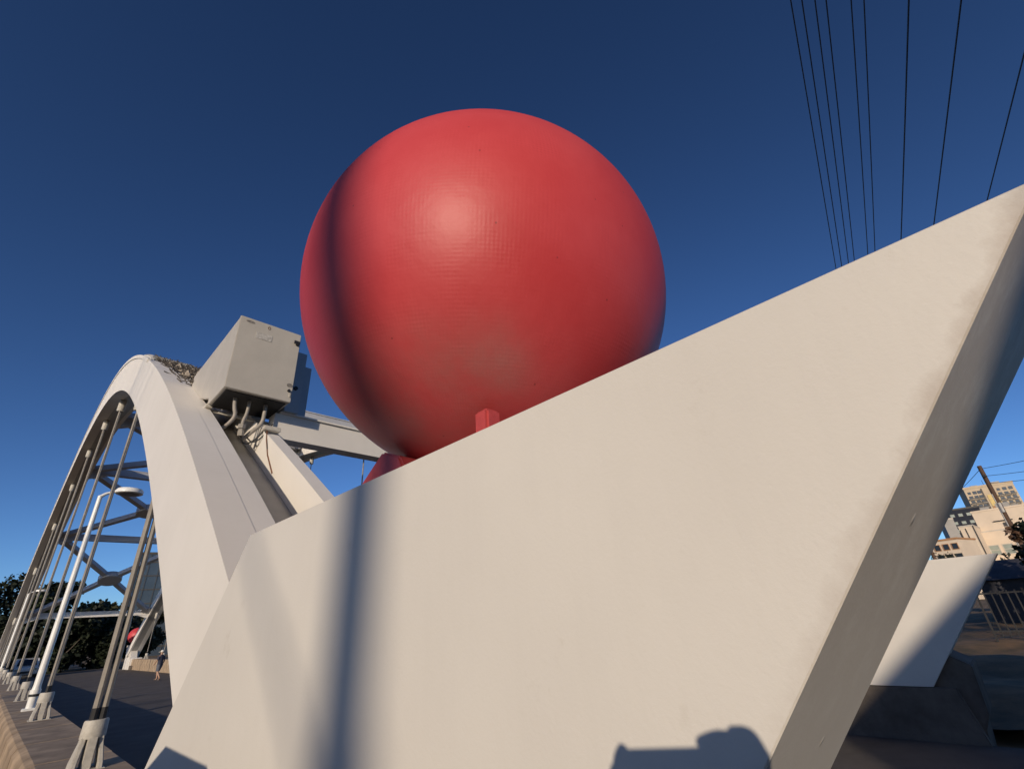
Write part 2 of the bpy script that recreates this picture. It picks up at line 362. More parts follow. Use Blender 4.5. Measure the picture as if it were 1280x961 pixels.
# ------------------------------------------------------------------ cross struts and X braces with discs
NODES = [5.80]+[YC+k*5.45 for k in (-3, -1, 1, 3, 5)]
XI, XO = 1.745, 2*XM-1.745
def midz(y): return .5*(ex(y)+so(y))
snames = ['first cross strut of the bridge, cream beam running right from beside the grey cabinet', 'second cross strut, high beam under the crown on the near slope', 'third cross strut, white beam coloured as if shaded, just short of the crown of the arch',
          'fourth cross strut just past the crown, level with the lamp disc', 'fifth cross strut, long level beam between the two brace discs', 'last cross strut, lowest beam in front of the dark trees']
for i, y in enumerate(NODES):
    s = thing('cross_strut', snames[i], 'strut', (0, y, 0), 'cross struts between the arches')
    zc = Z+2.285 if i == 0 else midz(y)
    sl = -.0216*(y-YC)
    hw = .10 if i == 0 else .24
    h0, h1 = (.148, .165) if i == 0 else (.22, .20)
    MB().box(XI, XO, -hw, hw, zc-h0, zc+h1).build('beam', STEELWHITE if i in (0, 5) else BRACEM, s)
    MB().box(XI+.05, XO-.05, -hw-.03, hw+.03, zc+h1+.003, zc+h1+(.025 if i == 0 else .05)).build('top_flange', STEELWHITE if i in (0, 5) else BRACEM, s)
    for xx, d in ((XI, 1), (XO, -1)) if i else ():
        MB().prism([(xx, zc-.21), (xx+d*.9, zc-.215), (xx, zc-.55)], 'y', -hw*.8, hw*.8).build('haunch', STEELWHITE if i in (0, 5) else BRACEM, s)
blabels = ['', 'second X brace in from the near end, high between arches', 'X brace at the crown of the bridge', 'X brace whose disc hangs beside the bright arch edge', 'X brace with a disc low over the road, farthest from the camera']
for i in range(1, 5):
    ya, yb = NODES[i], NODES[i+1]; ym = .5*(ya+yb); zm = midz(ym)-.25
    s = thing('x_brace', blabels[i], 'brace', (XM, ym, zm), 'X braces between the arches')
    for xx in (XI, XO):
        for yy in (ya, yb):
            p = Vector((xx-XM, (yy-ym)*.97, midz(yy)-zm)); q = p.normalized()*.72
            sx = 1 if xx == XI else -1
            m = MB(); nrm = Vector((0, -(midz(yb)-midz(ya)), yb-ya)).normalized()
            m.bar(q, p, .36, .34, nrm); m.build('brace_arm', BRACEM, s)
            g_ = MB(); e = p - p.normalized()*.9
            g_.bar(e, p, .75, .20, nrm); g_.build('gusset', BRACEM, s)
    tilt = math.atan2(midz(yb)-midz(ya), yb-ya)
    d = MB(); n = 40
    d.loft([[(r*math.cos(2*math.pi*k/n), r*math.sin(2*math.pi*k/n), z) for k in range(n)] for r, z in ((.80, -.26), (.84, -.22), (.84, .18), (.80, .22))])
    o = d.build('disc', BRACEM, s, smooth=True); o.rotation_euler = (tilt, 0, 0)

# ------------------------------------------------------------------ parapets made of concrete blocks
def parapet(mirror, label):
    root = thing('parapet', label, 'parapet', (0, 0, 0), 'parapets of the bridge')
    prof = [(.69, -1.0), (1.55, -1.0), (1.55, .86), (1.53, .90), (.80, .90), (.73, .87), (.69, .79)]
    if mirror: prof = [(2*XM-x, z) for x, z in prof][::-1]
    src = MB().loft([[(x, y, z) for x, z in prof] for y in (.021, 2.029)]).build('concrete_block', CONC, root, bevel=.0025)
    src.location = (0, 4.95, 0)
    for k in range(1, 30):
        o = link(src, root, (random.uniform(-.006, .006), 4.95+2.05*k, random.uniform(-.001, .004)))
    m = MB(); lo, hi = (.81, 1.52) if not mirror else (2*XM-1.52, 2*XM-.81)
    m.box(lo, hi, 4.9, 66.4, -1.0, .8975).build('joint_shade_fill', mat('joint_shade_fill', (.05, .042, .036), .8, .3, 6), root)  # dark fill stands in for the shadow in the block joints
    return root
parapet(False, 'sunlit concrete block parapet carrying the near row of hangers, bottom left')
parapet(True, 'low concrete block parapet on the far side of the road')

# ------------------------------------------------------------------ hangers
HX = 1.15
def hanger(x, y, label, group, gx=.018, gy=.05, rr=.026):
    root = thing('bridge_hanger', label, 'hanger', (x, y, .9), group)
    top = so(y)-.9
    lean = .0
    # lower anchor: two bent straps each side, a pin and a painted collar
    for sx in (-1, 1):
        m = MB()
        m.loft([[(sx*.085-.022, yy-.06, zz), (sx*.085+.022, yy-.06, zz), (sx*.085+.022, yy+.06, zz), (sx*.085-.022, yy+.06, zz)] if False else
                [(sx*o_-.024, -w_, zz), (sx*o_+.024, -w_, zz), (sx*o_+.024, w_, zz), (sx*o_-.024, w_, zz)] for zz, o_, w_ in ((-.02, .120, .17), (.06, .118, .15), (.17, .100, .10), (.25, .085, .075), (.31, .080, .07))])
        m.build('strap', COLLAR, root, bevel=.008)
    MB().box(-.045, .045, -.11, .11, -.02, .30).build('web_plate', COLLAR, root, bevel=.008)
    MB().box(-.17, .17, -.17, .17, -.03, .010).build('base_plate', COLLAR, root, bevel=.006)
    n = 16
    def ring(a, b, z): return [(a*math.cos(2*math.pi*k/n), b*math.sin(2*math.pi*k/n), z) for k in range(n)]
    MB().loft([ring(.118, .098, .29), ring(.122, .102, .30), ring(.116, .096, .45), ring(.108, .088, .465)]).build('lower_collar', COLLAR, root, smooth=True)
    for sy in (-1, 1):
        MB().tube([(sy*gx, sy*gy, .46), (sy*gx, sy*gy, top-.1)], rr, 8).build('rod', RODM, root, smooth=True)
        MB().tube([(sy*gx, sy*gy, .46), (sy*gx, sy*gy, .58)], rr+.005, 8).build('sleeve', DARKMET, root, smooth=True)
    MB().loft([ring(.10, .075, top-.47), ring(.118, .09, top-.45), ring(.122, .10, top-.12), ring(.10, .09, top+.02)]).build('upper_socket', COLLAR, root, smooth=True)
    return root
ordn = ['nearest hanger, pair of thick rods crossing the bright arch foot', 'second hanger from the camera on the near parapet', 'third hanger from the camera, just past the tall white lamp post', 'fourth hanger from the camera on the near parapet', 'fifth hanger from the camera on the near parapet',
        'sixth hanger from the camera on the near parapet', 'seventh hanger along the near parapet, thin in the distance', 'eighth hanger along the near parapet, beside the small distant lamp post', 'last hanger of the near parapet at the left edge']
for i in range(9):
    hanger(HX, 8.11+6.65*i, ordn[i], 'hangers of the near arch', *((.041, .006, .034) if i == 0 else ()))
fordn = ['far arch hanger in the gap between cabinet and red ball, left of the pair', 'far arch hanger seen right beside the red wedge under the ball']
for i in range(9):
    y = 8.11+6.65*i
    lab = 'hanger of the far arch, %s' % ['hidden low behind the pier', 'hanging behind the big pier', 'in the sky gap just left of the red ball', 'in the sky gap beside the leaning white web', 'behind the white arch near the cabinet', 'behind the bright near arch, middle of the far row', 'behind the near arch edge, third from the far end', 'next to last at the far foot of the far arch', 'last one at the far foot of the far arch'][i]
    hanger(2*XM-HX, y, lab, 'hangers of the far arch')

# ------------------------------------------------------------------ lamp posts on the parapet
def lamp(x, y, label):
    root = thing('lamp_post', label, 'lamp post', (x, y, .9), 'white lamp posts on the near parapet')
    MB().tube([(0, 0, .42), (0, 0, .5), (0, 0, 5.05)], [.085, .075, .055], 14).build('pole', LAMPW, root, smooth=True)
    MB().tube([(0, 0, .05), (0, 0, .30), (0, 0, .31), (0, 0, .42)], [.085, .085, .10, .10], 14).build('pole_base', LAMPW, root, smooth=True)
    MB().tube([(0, 0, .28), (0, 0, .33)], .105, 14).build('band', DARKMET, root)
    MB().box(-.14, .14, -.14, .14, -.01, .05).build('base_plate', LAMPW, root, bevel=.012)
    MB().tube([(0, 0, 5.02), (.10, 0, 5.12), (.30, 0, 5.22), (.36, 0, 5.24)], [.05, .04, .035, .035], 10).build('arm', LAMPW, root, smooth=True)
    n = 32; h = MB()
    h.loft([[(.62+r*math.cos(2*math.pi*k/n), r*math.sin(2*math.pi*k/n), z) for k in range(n)] for r, z in ((.20, 5.17), (.31, 5.17), (.335, 5.19), (.335, 5.26), (.30, 5.31), (.10, 5.33))])
    hd = h.build('lamp_head', LAMPW, root, smooth=True)
    MB().loft([[(.62+r*math.cos(2*math.pi*k/n), r*math.sin(2*math.pi*k/n), z) for k in range(n)] for r, z in ((.2, 5.155), (.25, 5.165))]).build('lens', mat('lamp_lens', (.30, .29, .27), .3), hd)
    return root
lamp(1.13, 17.45, 'tall white lamp post with a round flat head between the second and third hangers')
lamp(1.15, 50.8, 'small distant white lamp post with a round head near the far end of the parapet')

# ------------------------------------------------------------------ piers with red balls
TOP = Z+.401
PPOLY = [(-.181, .401), (2.30, .401), (4.10, -1.395), (1.274, -1.395)]
def pier(x0, x1, ypos, label, flip=False, dz=0, base=True):
    root = thing('pier', label, 'pier', (0, ypos, dz), 'raked white piers of the bridge')
    s = -1 if flip else 1
    poly = [(s*y, Z+z) for y, z in PPOLY]
    o = MB().prism(poly, 'x', x0, x1).build('pier_body', PIERW, root, bevel=.0022, bseg=1)
    if base:
        b = [(.72, .99), (1.15, 1.25), (4.5, 1.25), (5.0, .70), (5.0, -.25), (.80, -.25), (.76, .36)]
        b = [(.716, Z-1.11), (1.16, Z-.85), (3.0, Z-.80), (5.2, Z-1.3), (5.2, -.3), (.93, -.3), (.86, .16), (.76, Z-1.74)]
        b = [(s*y, z) for y, z in b]
        MB().prism(b, 'x', x0+.10, x1+.5).build('footing', CONCD, root, bevel=.02)
        MB().prism([(s*.80, -.28), (s*5.2, -.28), (s*5.2, Z-1.405), (s*1.0, Z-1.405)], 'x', x0-.06, x0+.09).build('plinth', CONCD, root, bevel=.015)
    return root
pier(.69, 1.242, 0, 'huge white slanted pier filling the foreground below the red ball')
pier(2*XM-1.62, 2*XM-1.07, .25, 'small white slanted pier half in shadow across the road, bottom right')
pier(2*XM-1.62, 2*XM-1.07, 69.4, 'distant white slanted pier beside the far foot of the far arch', True, -.35)
pier(.69, 1.242, 69.4, 'distant white pier at the far end of the near parapet', True, -.35)

BR = .775
def ball(x, y, label, dz=0, flip=False):
    root = thing('red_ball', label, 'ball', (x, y, Z+1.269+dz), 'red balls on the piers')
    me = bpy.data.meshes.new('ball_shell'); bm = bmesh.new()
    bm.loops.layers.uv.new('UVMap'); bmesh.ops.create_uvsphere(bm, u_segments=128, v_segments=64, radius=BR, calc_uvs=True); bm.to_mesh(me); bm.free()
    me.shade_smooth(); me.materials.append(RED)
    o = bpy.data.objects.new('ball_shell', me); COL.objects.link(o); o.parent = root; o.rotation_euler = (R(8), R(-6), R(20))
    b0 = Z+.401-(Z+1.269)          # top of the pier
    REDP = mat('red_bracket_paint', (.50, .07, .07), .5, .12, 20, .2, 60)
    s = -1 if flip else 1
    for px, py in ((-.285, -.277), (.02, -.277)):
        MB().box(px-.030, px+.030, s*py-.030, s*py+.030, b0-.005, b0+.175).build('support_post', REDP, root, bevel=.008)
    MB().prism([(s*.02, b0-.004), (s*.50, b0-.004), (s*.217, b0+.172), (s*.10, b0+.124)], 'x', -.36, -.22).build('support_wedge', REDP, root, bevel=.008)
    MB().tube([(-.06, 0, b0-.005), (-.06, 0, b0+.11)], .10, 24).build('seat_ring', REDP, root, smooth=True)
    return root
ball(1.192, 1.249, 'giant glossy red ball resting on top of the foreground pier')
ball(2*XM-1.192, 1.50, 'red ball on the small pier across the road, hidden behind the foreground pier')
ball(2*XM-1.192, 68.2, 'small distant red ball beside the far foot of the far arch', -.35, True)

# ------------------------------------------------------------------ electric cabinets on the back of the near arch
cb = thing('electric_cabinet', 'grey electrical cabinet bolted to the back of the arch left of the ball', 'cabinet', (1.435, 5.39, Z+2.485))
x0, x1 = -.355, .355
MB().box(x0, x1, .022, .66, 0, .95).build('housing', CABG, cb, bevel=.008)
MB().box(x0-.004, x1+.004, -.012, .018, -.004, .954).build('door', CABG, cb, bevel=.006)
MB().box(x0+.03, x1-.03, .05, .62, -.012, -.002).build('bottom_plate', DARKMET, cb)
MB().loft([[(x0+.004, .655, .10), (x1-.02, .655, .10), (x1-.02, .655, .965), (x0+.004, .655, .965)], [(x0+.004, 2.05, .62), (x1-.02, 2.05, .62), (x1-.02, 2.05, .985), (x0+.004, 2.05, .985)]]).build('rear_trunk', CABG, cb, bevel=.008)
MB().box(-.16, .02, -.016, -.011, .715, .80).build('name_plate', mat('scratched_plate', (.62, .60, .56), .4, .3, 40, col2=(.35, .33, .30)), cb)
for k, (px, pz) in enumerate(((.325, .80), )):
    h = MB().tube([(px, -.012, pz), (px, -.05, pz)], .022, 12).build('latch', CABLE, cb, smooth=True)
    MB().box(px-.05, px+.02, -.052, -.038, pz-.012, pz+.03).build('lever', CABLE, h)
MB().tube([(.315, -.012, .14), (.315, -.03, .14)], .018, 12).build('lock', CABLE, cb, smooth=True)
MB().box(.325, .34, -.022, -.011, .06, .115).build('hasp', COLLAR, cb)
for px, pz, w, h in ((-.245, .905, .05, .016), (.315, .215, .034, .026)):
    n = 16; MB().loft([[(px+w*math.cos(2*math.pi*k/n), y, pz+h*math.sin(2*math.pi*k/n)) for k in range(n)] for y in (-.012, -.015)]).build('stain_patch', mat('grey_scuff', (.26, .24, .22), .7, .3, 30), cb)
e = MB(); n = 14
for k in range(n):
    a, b = 2*math.pi*k/n, 2*math.pi*(k+1)/n
    e.bar((-.03+.013*math.cos(a), -.013, .90+.019*math.sin(a)), (-.03+.013*math.cos(b), -.013, .90+.019*math.sin(b)), .004, .006, (0, 1, 0))
e.build('small_emblem', RUST, cb)
MB().box(x0-.02, x0+.05, .60, .72, -.03, .02).build('bracket', COLLAR, cb, bevel=.005)
MB().tube([(x0+.02, .67, 0), (x0+.02, .63, 0)], .018, 10).build('bolt', COLLAR, cb)
MB().bar((x0-.04, .70, -.03), (x1, .55, -.10), .03, .03).build('stay_bar', COLLAR, cb)
# conduits below: one curved, one to a threaded union, one curving away
MB().tube(sm([(-.18, .21, 0), (-.17, .21, -.12), (-.135, .22, -.22), (-.17, .27, -.30), (-.22, .36, -.36)]), .021, 10).build('conduit', PIPE, cb, smooth=True)
MB().tube(sm([(-.025, .21, 0), (-.025, .21, -.16), (-.05, .21, -.26), (-.05, .22, -.32)]), .019, 10).build('conduit', PIPE, cb, smooth=True)
u = MB(); u.tube([(-.05, .22, -.31), (-.05, .22, -.36)], .040, 8); u.tube([(-.05, .22, -.36), (-.045, .225, -.385)], .028, 8); u.tube([(-.045, .225, -.385), (-.04, .23, -.44)], .036, 8); u.build('union_fitting', PIPE, cb)
MB().tube(sm([(.155, .21, 0), (.16, .21, -.16), (.15, .22, -.26), (.07, .25, -.36), (.0, .30, -.46)]), .023, 10).build('conduit', PIPE, cb, smooth=True)
MB().tube(sm([(-.04, .23, -.43), (.0, .25, -.52), (.08, .22, -.50), (.15, .16, -.40), (.17, .12, -.30)]), .010, 8).build('cable', CABLE, cb, smooth=True)
MB().tube(sm([(.03, .28, -.42), (.10, .20, -.52), (.20, .08, -.38), (.21, .02, -.30)]), .008, 8).build('cable', CABLE, cb, smooth=True)
MB().tube(sm([(.15, .10, -.36), (.175, .0, -.45), (.16, -.12, -.66)]), .007, 8).build('cable', CABLE, cb, smooth=True)
MB().tube([(.163, .03, -.34), (.163, -.03, -.52), (.163, -.16, -.74), (.163, -.40, -1.0)], .009, 8).build('rust_cable', RUST, cb, smooth=True)
MB().box(.12, .30, -.02, .06, -.40, -.345).build('cable_clamp', COLLAR, cb, bevel=.006)

c2 = thing('electric_cabinet', 'narrow shaded blue grey cabinet tucked behind the larger cabinet', 'cabinet', (1.815, 5.62, Z+2.47))
MB().box(0, .17, .02, .5, 0, .86).build('housing', CABB, c2, bevel=.006)
MB().box(-.003, .175, 0, .017, -.003, .863).build('door', CABB, c2, bevel=.004)
MB().box(.178, .34, .22, .62, -.02, .80).build('side_box', CABB, c2, bevel=.006)
MB().tube([(.09, 0, .33), (.09, -.02, .33)], .026, 12).build('lock', CABLE, c2, smooth=True)

# ------------------------------------------------------------------ overhead wires and their pole behind the camera
WD = Vector((.9892, .1462, 0)); WN = Vector((-.1462, .9892, 0))
pole_pos = to_sun.copy(); pole_pos.z = 0; pole_pos.normalize()
SN = Vector((-math.sin(R(32.0)), math.cos(R(32.0)), 0))
PP = pole_pos*24 + SN*.765                     # utility pole whose shadow crosses ball and pier
up_ = thing('utility_pole', 'tall utility pole behind the camera whose shadow crosses the ball and pier', 'utility pole', (PP.x, PP.y, 0))
MB().tube([(0, 0, -.3), (0, 0, 7.75), (0, 0, 7.85), (0, 0, 12.4)], [.16, .145, .115, .11], 14).build('pole_shaft', WOOD, up_, smooth=True)
am = [SN*q_+Vector((0, 0, h_)) for q_, h_ in ((.02, 7.4), (.14, 7.76), (.42, 8.10), (.74, 8.45), (1.0, 8.85), (1.2, 9.4), (1.3, 10.3))]
MB().tube(sm(am, 2), .021, 10).build('lamp_arm', WOOD, up_, smooth=True)
MB().bar(am[-1]-SN*.1, am[-1]+SN*.6, .2, .12).build('lamp_head', COLLAR, up_, bevel=.02)
wires = [(-1.40, 7.0), (-1.52, 7.0), (-1.66, 7.0), (-1.78, 7.0), (-2.05, 7.0), (-2.19, 7.0), (-2.68, 7.0), (-3.26, 7.0), (-4.12, 7.0)]
wl = ['leftmost of the thin overhead wires', 'second overhead wire from the left, close beside the leftmost', 'third overhead wire from the left, left one of the middle left pair', 'fourth overhead wire from the left, right one of the middle left pair',
      'fifth overhead wire from the left, left one of the third pair', 'sixth overhead wire from the left, right one of the third pair', 'lone straight overhead wire right of the three pairs', 'overhead wire second from the right edge', 'rightmost overhead wire, leaning over the pier tip']
for (pv, h), lb in zip(wires, wl):
    pts = []; pv *= 2; h *= 2; t0, t1 = -62.0, 78.0; kk = .00022
    for k in range(57):
        t = t0+(t1-t0)*k/56
        p = WN*pv+WD*t; pts.append((p.x, p.y, Z+h+kk*((t-t0)*(t-t1)-(16-t0)*(16-t1))))
    o = MB().tube(pts, .017 if pv > -4.8 else .023, 6).build('overhead_wire', WIREM, None, smooth=True)
    tag(o, lb, 'wire', 'overhead wires')
for t, lb in ((-62.0, 'tall wooden transmission pole far behind the camera carrying the overhead wires'), (78.0, 'tall wooden transmission pole carrying the overhead wires, hidden behind the big pier')):
    p = WN*-5.4+WD*t; zt = Z+14+kk*(-(16+62.0)*(16-78.0))
    tp_ = thing('transmission_pole', lb, 'utility pole', (p.x, p.y, 0), None, math.atan2(WD.y, WD.x))
    MB().tube([(.2, 0, -.3), (.2, 0, zt+1.2)], [.2, .13], 12).build('pole_shaft', WOOD, tp_, smooth=True)
    MB().box(-.06, .06, -3.2, 3.2, zt-.16, zt-.03).build('crossarm', WOOD, tp_)
# pole at the far right, with a few service wires
UP2 = Vector((44.4, -.95, 0))
p2 = thing('utility_pole', 'brown wooden utility pole leaning in front of the pale building at right', 'utility pole', (UP2.x, UP2.y, -.2))
MB().tube([(0, 0, 0), (0, 0, 9.4)], [.17, .12], 12).build('pole_shaft', WOOD, p2, smooth=True)
MB().tube([(-.17, 0, 6.3), (-.17, 0, 6.9)], .10, 10).build('fitting', GREYSTEEL, p2, smooth=True)
MB().tube([(-.2, .12, 0), (-.16, .10, 7.5)], .03, 8).build('riser_pipe', GREYSTEEL, p2, smooth=True)
MB().box(-.3, -.1, -.06, .06, 8.6, 8.75).build('wire_bracket', DARKMET, p2)
for i, (a, b, sag, lb) in enumerate((((44.4, -.95, 9.0), (30, -14, 8.4), .5, 'upper service wire going right from the brown pole'), ((44.4, -.95, 8.5), (30, -14, 7.4), .6, 'middle service wire going right from the brown pole'), ((44.4, -.95, 8.0), (28, -15, 6.2), .5, 'lowest service wire going right from the brown pole'),
                                      ((44.4, -.95, 9.0), (70, 6, 8.6), .4, 'thin service wire going back from the brown pole'), ((44.4, -.95, 3.9), (66, -9, 4.6), .3, 'low service wire beside the brown pole at roof height'))):
    pts = [(a[0]+(b[0]-a[0])*t, a[1]+(b[1]-a[1])*t, a[2]+(b[2]-a[2])*t-sag*4*t*(1-t)) for t in [k/16 for k in range(17)]]
    tag(MB().tube(pts, .016, 6).build('service_wire', WIREM, smooth=True), lb, 'wire', 'service wires of the brown pole')

# ------------------------------------------------------------------ buildings
def building(name, a, b, depth, z1, m, label, cat='building', z0=-.3):
    """front wall from a to b (left to right seen from the bridge); returns root with local frame: +X along the front, +Y away"""
    a = Vector((a[0], a[1], 0)); b = Vector((b[0], b[1], 0)); d = b-a
    root = thing(name, label, cat, (a.x, a.y, 0), None, math.atan2(d.y, d.x)); root['w'] = d.length
    MB().box(0, d.length, 0, depth, z0, z1).build('wall', m, root)
    return root
def window(root, x, z, w, h, frame, pane, y=0, mull=0, sill=True):
    f = MB()
    t = min(.14, w*.12)
    f.box(x-w/2-t, x-w/2, y-.10, y+.04, z-h/2-t, z+h/2+t); f.box(x+w/2, x+w/2+t, y-.10, y+.04, z-h/2-t, z+h/2+t)
    f.box(x-w/2, x+w/2, y-.10, y+.04, z+h/2, z+h/2+t); f.box(x-w/2, x+w/2, y-.10, y+.04, z-h/2-t, z-h/2)
    if mull: f.box(x-w/2, x+w/2, y-.09, y+.04, z-.05, z+.05)
    o = f.build('window', frame, root)
    MB().box(x-w/2, x+w/2, y-.03, y-.005, z-h/2, z+h/2).build('pane', pane, o)
# k: scale from the sight-line measures to believable distances
def far(q, k): return (q[0]*k, q[1]*k)
# tan apartment tower
kA = 2.9; zA = Z+21.9*kA
A, B = far((168.6, 1.45), kA), far((170.3, -7.9), kA)
tw = building('apartment_tower', A, B, 20, zA, TANW, 'tan apartment tower with stacked balconies far behind the brown pole')
wA = tw['w']
MB().box(-.3, wA+.3, -.3, 20, zA, zA+1.4).build('roof_parapet', TANW, tw)
MB().box(wA*.33, wA*.36, -.25, .05, 0, zA-1).build('recess', FRAMED, tw)
MB().box(wA*.40, wA*.60, -.35, .05, zA-14, zA-6).build('yellow_panel', YELP, tw)
MB().box(wA*.40, wA*.60, -.30, .05, 0, zA-14.2).build('brick_panel', BRICKO, tw)
for fl in range(9):
    zz = zA-3.2-fl*3.2
    for cx in (.08, .19, .285, .67, .79, .91):
        if fl == 0 and cx in (.08, .67):
            window(tw, wA*cx, zz, 1.6, 1.5, FRAMED, DGLASS); continue
        window(tw, wA*cx, zz, 2.0, 1.9, FRAMED, DGLASS)
        if fl:
            bl = MB().box(wA*cx-1.5, wA*cx+1.5, -1.5, -.12, zz-1.6, zz-1.35).build('balcony', GWHITE, tw)
            MB().box(wA*cx-1.45, wA*cx+1.45, -1.5, -1.44, zz-1.34, zz-.5).build('railing', FRAMED, bl)
# dark glass tower in front, left
kG = 2.2
G0, G1 = far((138.5, 5.6), kG), far((139.2, 0.10), kG); zG = Z+17.0*kG-6.0
gt = building('office_tower', G0, G1, 22, zG, mat('black_cladding', (.018, .022, .035), .7, .1, .3, spec=.2), 'dark glass office block left of the tan tower')
wG = gt['w']
MB().box(-.15, wG+.15, -.15, 22, zG, zG+.7).build('roof_parapet', FRAMED, gt)
for fl in range(7):
    for c in range(4):
        window(gt, wG*(.14+.24*c), zG-2.4-fl*3.4, 1.5, 1.2, FRAMED, LGLASS)
# pale two storey building
kP = 2.1
P0, P1 = (156.9, 2.0), (156.2, -11.5); zP = Z+7.12*kP
pb = building('pale_building', P0, P1, 14, zP, PALEW, 'pale stucco building with square windows behind the brown pole')
wP = pb['w']
MB().box(-.1, wP+.1, -.12, 14, zP, zP+.35).build('roof_parapet', PALEW, pb)
zl = Z+5.44*kP
MB().box(-.3, wP*.60, -2.2, -.02, -.3, zl-1.1).build('front_block', PALEW, pb)
MB().box(-.34, wP*.60+.04, -2.24, -.02, zl-1.1, zl-.85).build('coping', GWHITE, pb)
for k in range(3): window(pb, wP*(.08+.17*k), zl-5.0, 1.5, 1.9, GWHITE, LGLASS, y=-2.2, mull=1)
MB().box(wP*.22, wP*.46, -.35, -.02, zl+.95, zl+1.15).build('canopy', FRAMED, pb)
MB().box(wP*.33, wP*.44, -.3, -.02, zl-.2, zl+.6).build('vent_box', FRAMED, pb)
MB().box(wP*.66, wP*.69, -.12, .02, zl-2, zP-1.2).build('downpipe', FRAMED, pb)
for ux, uw, uh in ((.12, 1.6, 1.2), (.33, 2.4, 1.6), (.52, 1.2, .9), (.8, 2.0, 1.4)): MB().box(wP*ux, wP*ux+uw, 3, 5, zP, zP+uh).build('roof_unit', SLABG, pb)
for ux, uw, uh in ((.2, 4, 2.6), (.62, 5, 3.2)): MB().box(wA*ux, wA*ux+uw, 5, 11, zA, zA+uh).build('roof_unit', SLABG, tw)
MB().tube([(wA*.5, 8, zA), (wA*.5, 8, zA+6)], .12, 6).build('mast', DARKMET, tw)
# slit-window building and grey slab
q0, q1 = (146.8, 5.08), (146.6, 2.6)
sb = building('slit_building', q0, q1, 12, Z+5.45*kP, PALEW, 'narrow pale block with tall dark slits left of the pale building')
wS = sb['w']
MB().box(-.06, wS+.06, -.1, 12, Z+5.45*kP, Z+5.45*kP+.25).build('coping', GWHITE, sb)
for cx, zt in ((.02, -.6), (.42, -.4), (.47, -3.2), (.97, .0)):
    s_ = MB().box(wS*cx-.09, wS*cx+.11, -.08, .02, 0, Z+5.45*kP+zt).build('slit', FRAMED, sb)
q0, q1 = (125.0, 6.1), (125.2, 4.5)
gb = building('grey_slab_building', q0, q1, 10, Z+5.4*kP, SLABG, 'plain grey slab wall at the left of the distant buildings')
MB().box(-.05, gb['w']+.05, -.08, 10, Z+5.4*kP, Z+5.4*kP+.3).build('coping', GWHITE, gb)
# low shop at the far left of that gap
sp_ = building('low_shop', (118, 9.0), (117, 5.0), 9, 9.4, PALEW, 'low cream shop with dark awning glimpsed beside the pier edge')
for k in range(3): window(sp_, .9+k*1.3, 6.4, .8, 1.2, FRAMED, DGLASS)
MB().box(.2, 3.9, -1.2, -.02, 4.2, 4.5).build('awning', FRAMED, sp_)
for k in range(3): window(sp_, .9+k*1.3, 8.3, .8, .9, BRICKO, DGLASS)
MB().box(-.1, sp_['w']+.1, -.15, 9, 9.4, 9.7).build('coping', BRICKO, sp_)
# blue glass block at the far left, behind the far foot of the bridge
bb = building('glass_block', (21.0, 150), (40.0, 146), 20, Z+20.0, BGLASS, 'tall blue glass building behind the far foot of the bridge')
wb = bb['w']
for fl in range(7): MB().box(-.05, wb, -.12, -.01, 1.5+fl*3.1, 1.75+fl*3.1).build('floor_band', FRAMED, bb)
for c in range(9): MB().box(c*wb/9-.06, c*wb/9+.06, -.16, -.13, 0, Z+20).build('mullion', FRAMED, bb)
MB().box(-.1, wb+.1, -.2, 20, Z+20, Z+20.5).build('roof_parapet', FRAMED, bb)

# ------------------------------------------------------------------ trees
def tree(name, label, x, y, h, rad, leaf, n=1600, trunk_h=.35, squash=.8, size=.35, z0=-.3, clumps=14, group=None, tr=.18):
    root = thing(name, label, 'tree', (x, y, z0), group)
    rnd = random.Random(int(x*31+y*17)); tm = MB()
    top = Vector((rnd.uniform(-.4, .4), rnd.uniform(-.4, .4), h*.8))
    tm.tube([(0, 0, 0), (0, 0, h*trunk_h*.55), (rnd.uniform(-.15, .15), rnd.uniform(-.15, .15), h*trunk_h), top], [tr, tr*.84, tr*.7, tr*.2], 12)
    cents = []
    for k in range(clumps):
        a = rnd.uniform(0, 6.283); rr = rad*math.sqrt(rnd.uniform(.05, .85)); zz = h*(trunk_h+.10)+(h*(1-trunk_h-.16))*rnd.random()
        f_ = 1-.55*abs((zz/h-.62)/.4)
        cents.append((Vector((math.cos(a)*rr*f_, math.sin(a)*rr*f_, zz)), rad*rnd.uniform(.28, .5)))
    for c, _ in cents[::2]:
        s = Vector((0, 0, h*rnd.uniform(trunk_h*.8, trunk_h+.2))); tm.tube(sm([s, s*.4+c*.6+Vector((0, 0, -.1*h*.5)), c], 1), [tr*.45, tr*.35, tr*.28, tr*.2, tr*.12, tr*.06][:6] if False else [tr*.5*(1-.85*k/5) for k in range(6)], 6)
    tm.build('trunk', BARK, root, smooth='all')
    lm = MB()
    for _ in range(n):
        c, r_0 = rnd.choice(cents); d = Vector((rnd.gauss(0, 1), rnd.gauss(0, 1), rnd.gauss(0, 1)*squash)).normalized()*(r_0*rnd.random()**.45)
        p = c+d; s_ = size*rnd.uniform(.5, 1.25)
        u_ = Vector((rnd.gauss(0, 1), rnd.gauss(0, 1), rnd.gauss(0, .7))).normalized(); v_ = u_.orthogonal().normalized(); v_ = (Matrix.Rotation(rnd.uniform(0, 6.28), 3, u_) @ v_)
        lm.add([p-u_*s_*.5, p+v_*s_*.3, p+u_*s_*.5, p-v_*s_*.3], [(0, 1, 2, 3)])
    lm.build('crown', leaf, root)
    return root
